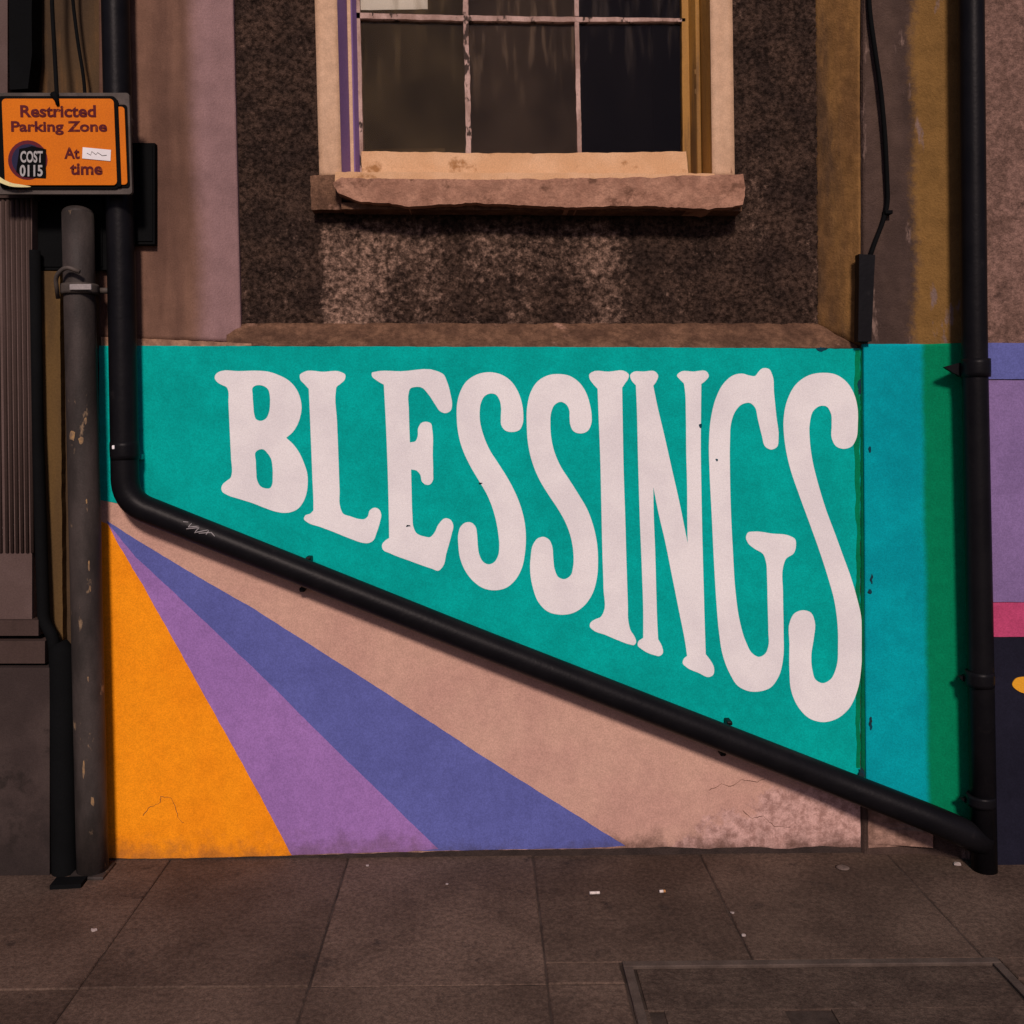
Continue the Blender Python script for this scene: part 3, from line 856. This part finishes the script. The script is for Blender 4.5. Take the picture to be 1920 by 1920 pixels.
# ================================================================== NEIGHBOUR ON THE RIGHT
nb = thing('building', 'neighbouring building with purple, pink and navy painted bands at the right edge', 'building')
NY = -0.09
panel('roughcast_wall', P(1829, TOPY, NY - .003), P(3300, TOPY, NY - .003), P(3300, 1660, NY - .003), P(1841, 1660, NY - .003), PB, 280, 380, M_NEIGH, nb, amp=0.0022, freq=50, low=0.003)
for ya, yb, m, lab in ((643, 711, M_NBLUE, 'blue painted band'), (713, 1129, M_NPURP, 'purple painted band'),
                       (1130, 1194, M_NPINK, 'pink painted band'), (1195, 1650, M_NAVY, 'navy painted base')):
    o = prism('painted_band', [wob([(1842, ya), (3298, ya), (3298, yb), (1842, yb)], 0.6, seed=ya)], NY - 0.008, 0.008, m, nb)
    o['label'] = lab
o = prism('painted_spot', [spline([(1898, 1283), (1904, 1273), (1920, 1269), (1950, 1275), (1956, 1290), (1936, 1300), (1912, 1297)])], NY - 0.0105, 0.004, M_DOT, nb)
o['label'] = 'orange painted spot on the navy base'

# ================================================================== SHOPFRONT ON THE LEFT
sf = thing('building', 'dark brown shopfront with fluted pilaster at the left edge', 'building')
prism('end_wall', [rect(-1500, TOPY, 188, 1650)], 0.012, PB, M_STRIP, sf)
SYF = -0.06
sh_ = prism('pilaster_shaft', [rect(-60, 372, 60, 1165)], SYF, 0.06, M_SHOPM, sf)
for k in range(6):                                        # reeds of the fluted shaft
    x = 6 + k * 9.5
    tube('reed', smooth_path([P(x, 372, SYF), P(x + 4, 700, SYF), P(x + 8, 1036, SYF)], 0.02), 0.0062, M_SHOP, sh_, n=10)
for k in range(5):
    x = -44 + k * 9.5
    tube('reed', [P(x, 372, SYF), P(x + 4, 700, SYF), P(x + 8, 1036, SYF)], 0.0062, M_SHOP, sh_, n=10)
prism('pilaster_head', [rect(-70, 188, 62, 371)], SYF - 0.012, 0.08, M_SHOP, sf, bevel=0.006)
prism('cornice_board', [rect(-70, -300, 14, 186)], SYF - 0.005, 0.06, M_SHOPM, sf, bevel=0.004)
prism('black_board', [wob([(14, -300), (58, -300), (60, 100), (52, 166), (18, 168)], 1.0)], SYF - 0.02, 0.07, M_BLACK, sf, bevel=0.004)
prism('base_moulding', [rect(-120, 1163, 72, 1192)], SYF - 0.02, 0.1, M_SHOP, sf, bevel=0.005)
prism('base_moulding', [rect(-120, 1202, 84, 1244)], SYF - 0.03, 0.11, M_SHOP, sf, bevel=0.005)
prism('plinth_block', [rect(-120, 1252, 93, 1660)], SYF - 0.045, 0.13, M_SHOPP, sf, bevel=0.005)
prism('shop_panel', [rect(-1500, -300, -72, 1650)], SYF + 0.02, 0.06, M_SHOP, sf)
prism('timber_strip', [wob([(76, 508), (112, 508), (120, 1450), (96, 1450)], 1.2)], -0.02, 0.04, M_OCHRE2, sf)

# ================================================================== PIPES
YP = -0.062
dp = thing('drainpipe', 'black drainpipe running down and then slanting across the mural', 'drainpipe')
R1 = 0.043
pts = [P(212, TOPY, YP), P(216, 0, YP), P(227, 480, YP), P(235, 940, YP), P(900, pipe_mid(900) - 2, YP - 0.004), P(1560, pipe_mid(1560) - 2, YP - 0.02), P(1770, pipe_mid(1770) - 2, -0.135), P(1846, pipe_mid(1846) + 4, -0.128)]
tube('pipe', smooth_path(pts, 0.075, 9), R1, M_PIPE, dp, n=28)


def collar(parent, a, b, r, m=M_PIPE, name='pipe_collar'):
    d = (b - a)
    pp = [a, a + d * 0.12, a + d * 0.12, b - d * 0.12, b - d * 0.12, b]
    rr = [r * .98, r * 1.0, r * 1.0, r * 1.0, r * 1.0, r * .98]
    return tube(name, [a, a + d * .25, a + d * .75, b], lambda t: r * (0.985 if t in (0, 1) else 1.0), m, parent, n=28)


def on_diag(x, y=YP - 0.004):
    return P(x, pipe_mid(x) - 2, y)


for x in (572, 1362):
    yy = YP - 0.004 if x < 900 else YP - 0.014
    a, b = on_diag(x - 9, yy), on_diag(x + 9, yy)
    # lugs of the clip screwed to the wall above and below
    for s in (-1, 1):
        c = P(x - s * 6, pipe_mid(x) - 2 + s * 29, YP + 0.02)
        boxo('clip_lug', c.x - 0.009, c.x + 0.009, -0.045, -0.001, c.z - 0.007, c.z + 0.007, M_PIPE, dp, bevel=0.004, jit=0.002)
collar(dp, P(233, 828, YP), P(234.5, 862, YP), R1 + 0.002)
c = P(263, 856, 0)
boxo('clip_lug', c.x - 0.010, c.x + 0.014, -0.03, -0.001, c.z - 0.009, c.z + 0.009, M_TEAL, dp, bevel=0.003, jit=0.002)['label'] = 'clip lug painted teal with the wall'
# pale scratches scribbled on the pipe near the elbow
for k, sc in enumerate(([(350, 964), (366, 966), (360, 974), (384, 972)], [(357, 977), (380, 975), (372, 984), (398, 979), (392, 990)], [(380, 985), (402, 984), (411, 993)])):
    pp = []
    for i in range(len(sc) - 1):
        for s in range(5):
            t = s / 5
            pp.append((sc[i][0] + (sc[i + 1][0] - sc[i][0]) * t, sc[i][1] + (sc[i + 1][1] - sc[i][1]) * t))
    w = []
    ax = on_diag(500) - on_diag(300)
    ax.normalize()
    for q in pp:
        p = P(q[0], q[1] + 12, YP - 0.004)
        c0 = on_diag(300)
        rel = p - c0
        perp = rel - ax * rel.dot(ax)
        h = min(perp.length, R1 * 0.97)
        off = perp.normalized() * h if perp.length > 1e-6 else perp
        w.append(c0 + ax * rel.dot(ax) + off + Vector((0, -math.sqrt(max(R1 * R1 - h * h, 0)), 0)))
    tube('scratch', w, 0.0016, M_SCRATCH, dp, n=5)
c = P(222, 838, YP)
f_ = boxo('paint_fleck', c.x - .004, c.x + .004, YP - R1 - 0.002, YP - R1 + 0.014, c.z - .006, c.z + .006, M_PAPER, dp, bevel=0.002)

dp2 = thing('drainpipe', 'upright black drainpipe between the mural and the neighbouring purple wall', 'drainpipe')
R2 = 0.0375
rp = [P(1819, TOPY, -0.128), P(1821, 0, -0.128), P(1827, 640, -0.128), P(1838, 1190, -0.128), P(1846, 1650, -0.128)]
tube('pipe', smooth_path(rp, 0.1), R2, M_PIPE, dp2, n=24)
for yb_, hh in ((690, 17), (1272, 14), (1500, 10)):
    xm = 1821 + yb_ * 0.0125
    collar(dp2, P(xm, yb_ - hh, -0.128), P(xm + .3, yb_ + hh, -0.128), R2 + 0.005, name='pipe_clip')
    for s in (-1, 1):
        L = (58 if yb_ < 1000 else 38) if s < 0 else 26
        lp = [(xm, yb_ - hh * .9), (xm + s * L * .55, yb_ - hh * .5), (xm + s * L, yb_ - 2), (xm + s * L * .8, yb_ + 6), (xm + s * L * .5, yb_ + hh * .9), (xm, yb_ + hh * 1.5)]
        prism('clip_ear', [wob(lp, 2.2, seed=yb_, step=5)], -0.108, 0.014, M_PIPE, dp2, bevel=0.002)
# thin black pipe and its boxed foot beside the pilaster
dp3 = thing('drainpipe', 'narrow black pipe with thicker foot beside the fluted pilaster', 'drainpipe')
tube('pipe', smooth_path([P(64, 470, -0.05), P(70, 800, -0.05), P(82, 1165, -0.06), P(100, 1195, -0.07), P(104, 1240, -0.07)], 0.03), 0.0185, M_BLACK, dp3, n=16)
lathe_base = P(120, 1640, -0.085)
tube('pipe_foot', [P(110, 1205, -0.08), P(117, 1222, -0.08), P(119, 1400, -0.08), P(122, 1640, -0.08), P(122, 1650, -0.08)], lambda t: 0.026 if t == 0 else 0.040, M_BLACK, dp3, n=20)

# ================================================================== CABLES AND BOXES ON THE WALLS
cb = thing('cable', 'black cable hanging down the peeling pier into a conduit', 'cable')
pts = [P(1624, TOPY, -0.03), P(1628, -200, -0.03), P(1629, 10, -0.03), P(1640, 90, -0.034), P(1652, 170, -0.036), P(1660, 260, -0.034), P(1665, 380, -0.03), P(1656, 415, -0.028), P(1640, 455, -0.03), P(1630, 485, -0.036)]
tube('wire', smooth_path(pts, 0.06, 6), 0.0072, M_BLACK, cb, n=12)
cl = P(1662, 400, -0.02)
boxo('wire_clip', cl.x - 0.012, cl.x + 0.012, -0.042, -0.012, cl.z - 0.006, cl.z + 0.006, M_BLACK, cb, bevel=0.002)
cd = prism('cable_conduit', [wob([(1611, 476), (1641, 478), (1637, 560), (1634, 640), (1609, 640), (1610, 560)], 0.8)], -0.045, 0.034, M_PIPE, None, bevel=0.004)
tag(cd, 'short black conduit cover at the foot of the hanging cable', 'conduit')

cb1 = tube('cable', smooth_path([P(98, -300, -0.10), P(97, 0, -0.10), P(103, 110, -0.12), P(106, 168, -0.150), P(108, 196, -0.163)], 0.05), 0.0065, M_BLACK, None, n=10)
tag(cb1, 'dark cable hanging straight down onto the top of the amber sign', 'cable', 'cables above the parking sign')
cb2 = tube('cable', smooth_path([P(128, -300, -0.05), P(136, 0, -0.05), P(146, 80, -0.05), P(158, 150, -0.05), P(163, 260, -0.04)], 0.05), 0.0055, M_BLACK, None, n=10)
tag(cb2, 'thin dark cable slanting behind the amber sign', 'cable', 'cables above the parking sign')

ub = thing('utility_box', 'slim black box on the brown pier beside the drainpipe', 'box')
prism('housing', [rect(243, 268, 290, 458)], -0.020, 0.03, M_BLACK, ub, bevel=0.004)
prism('lid', [rect(248, 274, 286, 452)], -0.024, 0.006, M_BLACK, ub, bevel=0.001)
ub2 = thing('utility_box', 'black box on the wall behind the capped post', 'box')
prism('housing', [rect(38, 362, 200, 506)], -0.016, 0.03, M_BLACK, ub2, bevel=0.006)
prism('lid', [rect(44, 368, 192, 500)], -0.020, 0.006, M_BLACK, ub2, bevel=0.001)

# ================================================================== POST
post = thing('post', 'worn grey metal post standing in front of the left drainpipe', 'post')
PYP = -0.086
pb = Vector((P(174, 1640, PYP).x, PYP, 0.0))
pt_ = P(146, 400, PYP)
ax = pt_ - pb
RP = 0.0478
tube('shaft', [pb + ax * t for t in (0, .1, .3, .5, .7, .9, 1.0)], RP, M_POST, post, n=32)
bmc = bmesh.new()
bmesh.ops.create_uvsphere(bmc, u_segments=24, v_segments=12, radius=RP * 0.995)
M_REM = mat('tan_paint_remnant', T(150, 110, 72), T(110, 84, 66), scale=40, bump=0.3)
for v in bmc.verts:
    v.co = Vector((v.co.x, v.co.y, v.co.z * 0.5)) + pt_
bm_done(bmc, 'cap', M_POST, post, smooth=True)
for zz_, a0_, w_, h_, sd_ in ((1.375, -1.9, 0.5, 0.030, 1), (1.36, -1.3, 0.3, 0.024, 2), (1.42, -1.0, 0.18, 0.02, 3), (0.97, -1.0, 0.12, 0.03, 4), (0.9, -0.95, 0.1, 0.02, 5),
                               (0.24, -1.1, 0.2, 0.03, 6), (0.34, -1.6, 0.16, 0.05, 7), (1.17, -1.05, 0.1, 0.015, 8), (0.62, -1.2, 0.09, 0.02, 9)):
    bmr = bmesh.new()
    c_ = pb + ax * (zz_ / ax.z)
    vv_ = []
    for k_ in range(11):
        t_ = 2 * math.pi * k_ / 11
        rr_ = 1 + 0.55 * noise.noise(Vector((math.cos(t_) * 1.7, math.sin(t_) * 1.7, sd_ * 3.3)))
        a_ = a0_ + w_ * 0.5 * rr_ * math.cos(t_)
        vv_.append(bmr.verts.new(c_ + Vector((math.cos(a_) * (RP + 0.0006), math.sin(a_) * (RP + 0.0006), h_ * 0.5 * rr_ * math.sin(t_))) + ax * 0.0 + Vector((ax.x, ax.y, 0)) * (h_ * 0.5 * rr_ * math.sin(t_) / ax.z)))
    cv_ = bmr.verts.new(c_ + Vector((math.cos(a0_) * (RP + 0.0012), math.sin(a0_) * (RP + 0.0012), 0)))
    for k_ in range(11):
        bmr.faces.new((vv_[k_], vv_[(k_ + 1) % 11], cv_))
    bm_done(bmr, 'paint_remnant', M_REM, post)
# base plate and the dark cover lying at its foot
boxo('base_plate', pb.x - 0.055, pb.x + 0.054, PYP - 0.056, PYP + 0.05, 0.0, 0.010, M_POST, post, bevel=0.003)
fp = thing('floor_plate', 'dark steel plate lying on the pavement at the foot of the post', 'plate')
bm = bmesh.new()
q = [G(93, 1669), G(152, 1666), G(164, 1651), G(106, 1653)]
top = [bm.verts.new(Vector((p.x, p.y, 0.014))) for p in q]
bot = [bm.verts.new(Vector((p.x, p.y, 0.0))) for p in q]
bm.faces.new(top); bm.faces.new(list(reversed(bot)))
for i in range(4):
    bm.faces.new((top[i], top[(i + 1) % 4], bot[(i + 1) % 4], bot[i]))
bm_done(bm, 'plate', M_BLACK, fp)
# clamp with an arm back to the drainpipe
cp = pb + ax * ((P(0, 545, PYP).z) / ax.z)
collar(post, cp - ax.normalized() * 0.016, cp + ax.normalized() * 0.016, RP * 1.2, M_STEEL, 'clamp')
boxo('clamp_strip', cp.x - 0.005, cp.x + 0.062, PYP - RP * 1.22 - 0.006, PYP - RP * 1.18, cp.z - 0.009, cp.z + 0.009, M_CLAMP, post, bevel=0.002)
tube('clamp_arm', [cp + Vector((0.03, 0.03, 0)), Vector((P(226, 545, YP).x, YP, cp.z))], 0.010, M_STEEL, post, n=10)
tube('clamp_hook', smooth_path([cp + Vector((-0.055, -0.03, -0.03)), cp + Vector((-0.05, -0.06, 0.035)), cp + Vector((-0.01, -0.075, 0.062)), cp + Vector((0.03, -0.07, 0.045))], 0.04), 0.007, M_STEEL, post, n=8)

# ================================================================== SIGN
YS = -0.165
sg = thing('parking_sign', 'amber restricted parking sign covered with stickers above the post', 'sign')
prism('backing_board', [rrect(-14, 174, 242, 364, 6, 0.03)], YS + 0.012, 0.014, M_STEEL, sg, bevel=0.002)
prism('border', [rrect(-6, 180, 218, 354, 9, 0.035)], YS + 0.006, 0.006, M_BLACK, sg)
prism('sign_face', [rrect(3, 185, 213, 347, 8, 0.04)], YS, 0.005, M_SIGN, sg)['label'] = 'amber sign face with maroon lettering'
prism('border', [rrect(205, 196, 238, 352, 6, 0.035)], YS + 0.009, 0.004, M_BLACK, sg)
prism('rear_sign_face', [rrect(210, 200, 233, 346, 6, 0.04)], YS + 0.0045, 0.004, M_SIGN, sg)['label'] = 'edge of a second amber plate behind'
prism('border', [rrect(212, 186, 221, 350, 4, 0.04)], YS + 0.002, 0.003, M_BLACK, sg)
for t_, bx in (('Restricted', (37, 197, 179, 220)), ('Parking Zone', (19, 227, 199, 253)), ('At', (117, 276, 146, 298)), ('time', (127, 306, 188, 328))):
    text_mesh('sign_lettering', t_, *bx, YS - 0.0012, M_SIGNTXT, sg, bold=0.03, lean=0.03)
# faded roundel, half hidden by the black sticker
def disc(cx, cy, r, n=28):
    return [(cx + r * math.cos(2 * math.pi * k / n), cy + r * math.sin(2 * math.pi * k / n)) for k in range(n)]
prism('roundel_ring', [disc(52, 300, 37)], YS - 0.001, 0.001, M_RED, sg)
prism('roundel_disc', [disc(52, 300, 30)], YS - 0.0016, 0.001, M_SBLUE, sg)
prism('sticker', [wob([(36, 279), (60, 274), (86, 280), (86, 334), (42, 332), (30, 322)], 1.4, seed=21)], YS - 0.0026, 0.0012, M_BLACK, sg)['label'] = 'black sticker over the roundel'
text_mesh('sticker_lettering', 'COST', 38, 283, 80, 305, YS - 0.0034, M_STICKTXT, sg, bold=0.03)
text_mesh('sticker_lettering', '0115', 37, 309, 80, 331, YS - 0.0034, M_STICKTXT, sg, bold=0.03)
prism('sticker', [[(155, 276), (208, 281), (207, 302), (154, 297)]], YS - 0.0022, 0.0012, M_PAPER, sg)['label'] = 'white sticker over the wording'
tube('sticker_scribble', [P(x, y, YS - 0.0026) for x, y in ((163, 287), (170, 291), (172, 284), (180, 290), (183, 286), (192, 292), (200, 291))], 0.0009, M_STEEL, sg, n=5)
prism('peeled_edge', [spline([(-4, 331), (8, 337), (22, 343), (40, 346), (58, 350), (40, 351), (18, 349), (4, 344), (-4, 340)])], lambda px: YS - 0.004 - 0.010 * max(0, (58 - px)) / 60, 0.001, M_YEL, sg)['label'] = 'peeled lower corner with its glint coloured pale yellow'
tube('fixing_strap', [P(100, 176, YS - 0.002), P(105, 184, YS - 0.005), P(109, 198, YS - 0.002)], lambda t: 0.011 - 0.006 * t, M_BLACK, sg, n=8)
# brackets holding the sign to the drainpipe behind
for py in (215, 330):
    a = P(222, py, YS + 0.03)
    w = Vector((P(220, py, YP).x, YP, a.z))
    tube('bracket_arm', [a, w], 0.012, M_STEEL, sg, n=10)
    collar(sg, w - Vector((0, 0, 0.012)), w + Vector((0, 0, 0.012)), R1 + 0.004, M_STEEL, 'bracket_band')

# ================================================================== ACCESS COVER
ac = thing('access_cover', 'concrete filled access cover with steel frame let into the pavement', 'access cover')
x0, x1, y0, y1 = CV
boxo('tray', x0 + 0.003, x1 - 0.003, y0 + 0.003, y1 - 0.003, -0.06, -0.018, M_JOINT, ac)
fw = 0.028
for nm, a in (('a', (x0 + .004, x1 - .004, y1 - fw, y1 - .004)), ('b', (x0 + .004, x1 - .004, y0 + .004, y0 + fw)),
              ('c', (x0 + .004, x0 + fw, y0 + fw + .001, y1 - fw - .001)), ('d', (x1 - fw, x1 - .004, y0 + fw + .001, y1 - fw - .001))):
    boxo('frame_bar', *a, -0.017, 0.004, M_CFRAME, ac, bevel=0.002)
k1, k2 = G(1520, 1902), G(1222, 1914)
ix0, ix1, iy0, iy1 = x0 + fw + .008, x1 - fw - .008, y0 + fw + .008, y1 - fw - .008
# infill in pieces around the two lifting pockets
holes = [(k1.x - .056, k1.x + .056, k1.y - .020, k1.y + .022), (k2.x - .034, k2.x + .036, k2.y - .030, k2.y + .012)]
ya_, yb_ = min(h[2] for h in holes), max(h[3] for h in holes)
def infill(a, b, c, d):
    boxo('concrete_infill', a, b, c, d, -0.017, 0.0, M_COVER, ac, bevel=0.0015)
infill(ix0, ix1, yb_, iy1)
infill(ix0, ix1, iy0, ya_)
xsn = sorted([(h[0], h[1]) for h in holes])
px_ = ix0
for a, b in xsn:
    infill(px_, a, ya_, yb_)
    px_ = b
infill(px_, ix1, ya_, yb_)
for a, b, c, d in holes:
    boxo('lifting_pocket', a + .001, b - .001, ya_ + .001, yb_ - .001, -0.0175, -0.011, M_BLACK, ac)

# ================================================================== LITTER
def butt(px, py, ang, length, label):
    t = thing('cigarette_butt', label, 'cigarette butt', 'cigarette butts on the pavement')
    c = G(px, py, 0.0045)
    d = Vector((math.cos(ang), math.sin(ang), 0)) * length / 2
    tube('paper', [c - d, c + d * 0.25], 0.0042, M_BUTT, t, n=10)
    tube('filter', [c + d * 0.26, c + d], 0.0041, M_BUTT if length > .025 else M_BUTTF, t, n=10)


butt(1115, 1674, 0.05, 0.030, 'white cigarette butt lying on the slab below the tip of the blue ray')
butt(1242, 1671, 0.1, 0.018, 'short cigarette butt on the slab below the beige ground, right of the longer one')
for px, py, s, lab in ((176, 1745, .009, 'pale scrap of litter on the pavement in front of the post'),
                       (36, 1637, .014, 'pale scrap of litter against the shopfront plinth'),
                       (689, 1624, .006, 'tiny white scrap at the wall foot below the lilac ray'),
                       (838, 1658, .006, 'tiny white scrap on the slab below the blue ray'),
                       (1373, 1712, .006, 'tiny pale scrap in the slanting slab joint, nearer the wall'),
                       (1395, 1755, .007, 'small pale scrap in the slanting slab joint, nearer the access cover'),
                       (1795, 1621, .013, 'white scrap of litter beside the end of the slanting pipe')):
    bm = bmesh.new()
    c = G(px, py, 0.0)
    vt = []
    n = 7
    for k in range(n):
        a = 2 * math.pi * k / n
        r = s * random.uniform(0.7, 1.15)
        vt.append((c + Vector((r * math.cos(a), r * 0.8 * math.sin(a), 0.0015 + random.uniform(0, s * .4)))))
    ctr = bm.verts.new(c + Vector((0, 0, s * 0.55)))
    ring = [bm.verts.new(v) for v in vt]
    low = [bm.verts.new(Vector((v.x, v.y, 0.0005))) for v in vt]
    for k in range(n):
        bm.faces.new((ring[k], ring[(k + 1) % n], ctr))
        bm.faces.new((low[k], low[(k + 1) % n], ring[(k + 1) % n], ring[k]))
    bm.faces.new(list(reversed(low)))
    o = bm_done(bm, 'paper_scrap', M_SCRAP)
    tag(o, lab, 'litter', 'scraps of litter on the pavement')
g = G(1580, 1627)
gum = lathe('chewing_gum', [(0.020, 0.0005), (0.021, 0.002), (0.014, 0.0035), (0.004, 0.004)], Vector((g.x, g.y, 0.0)), M_GUM, None, n=16)
tag(gum, 'flattened pale gum spot on the slab near the wall seam', 'chewing gum')
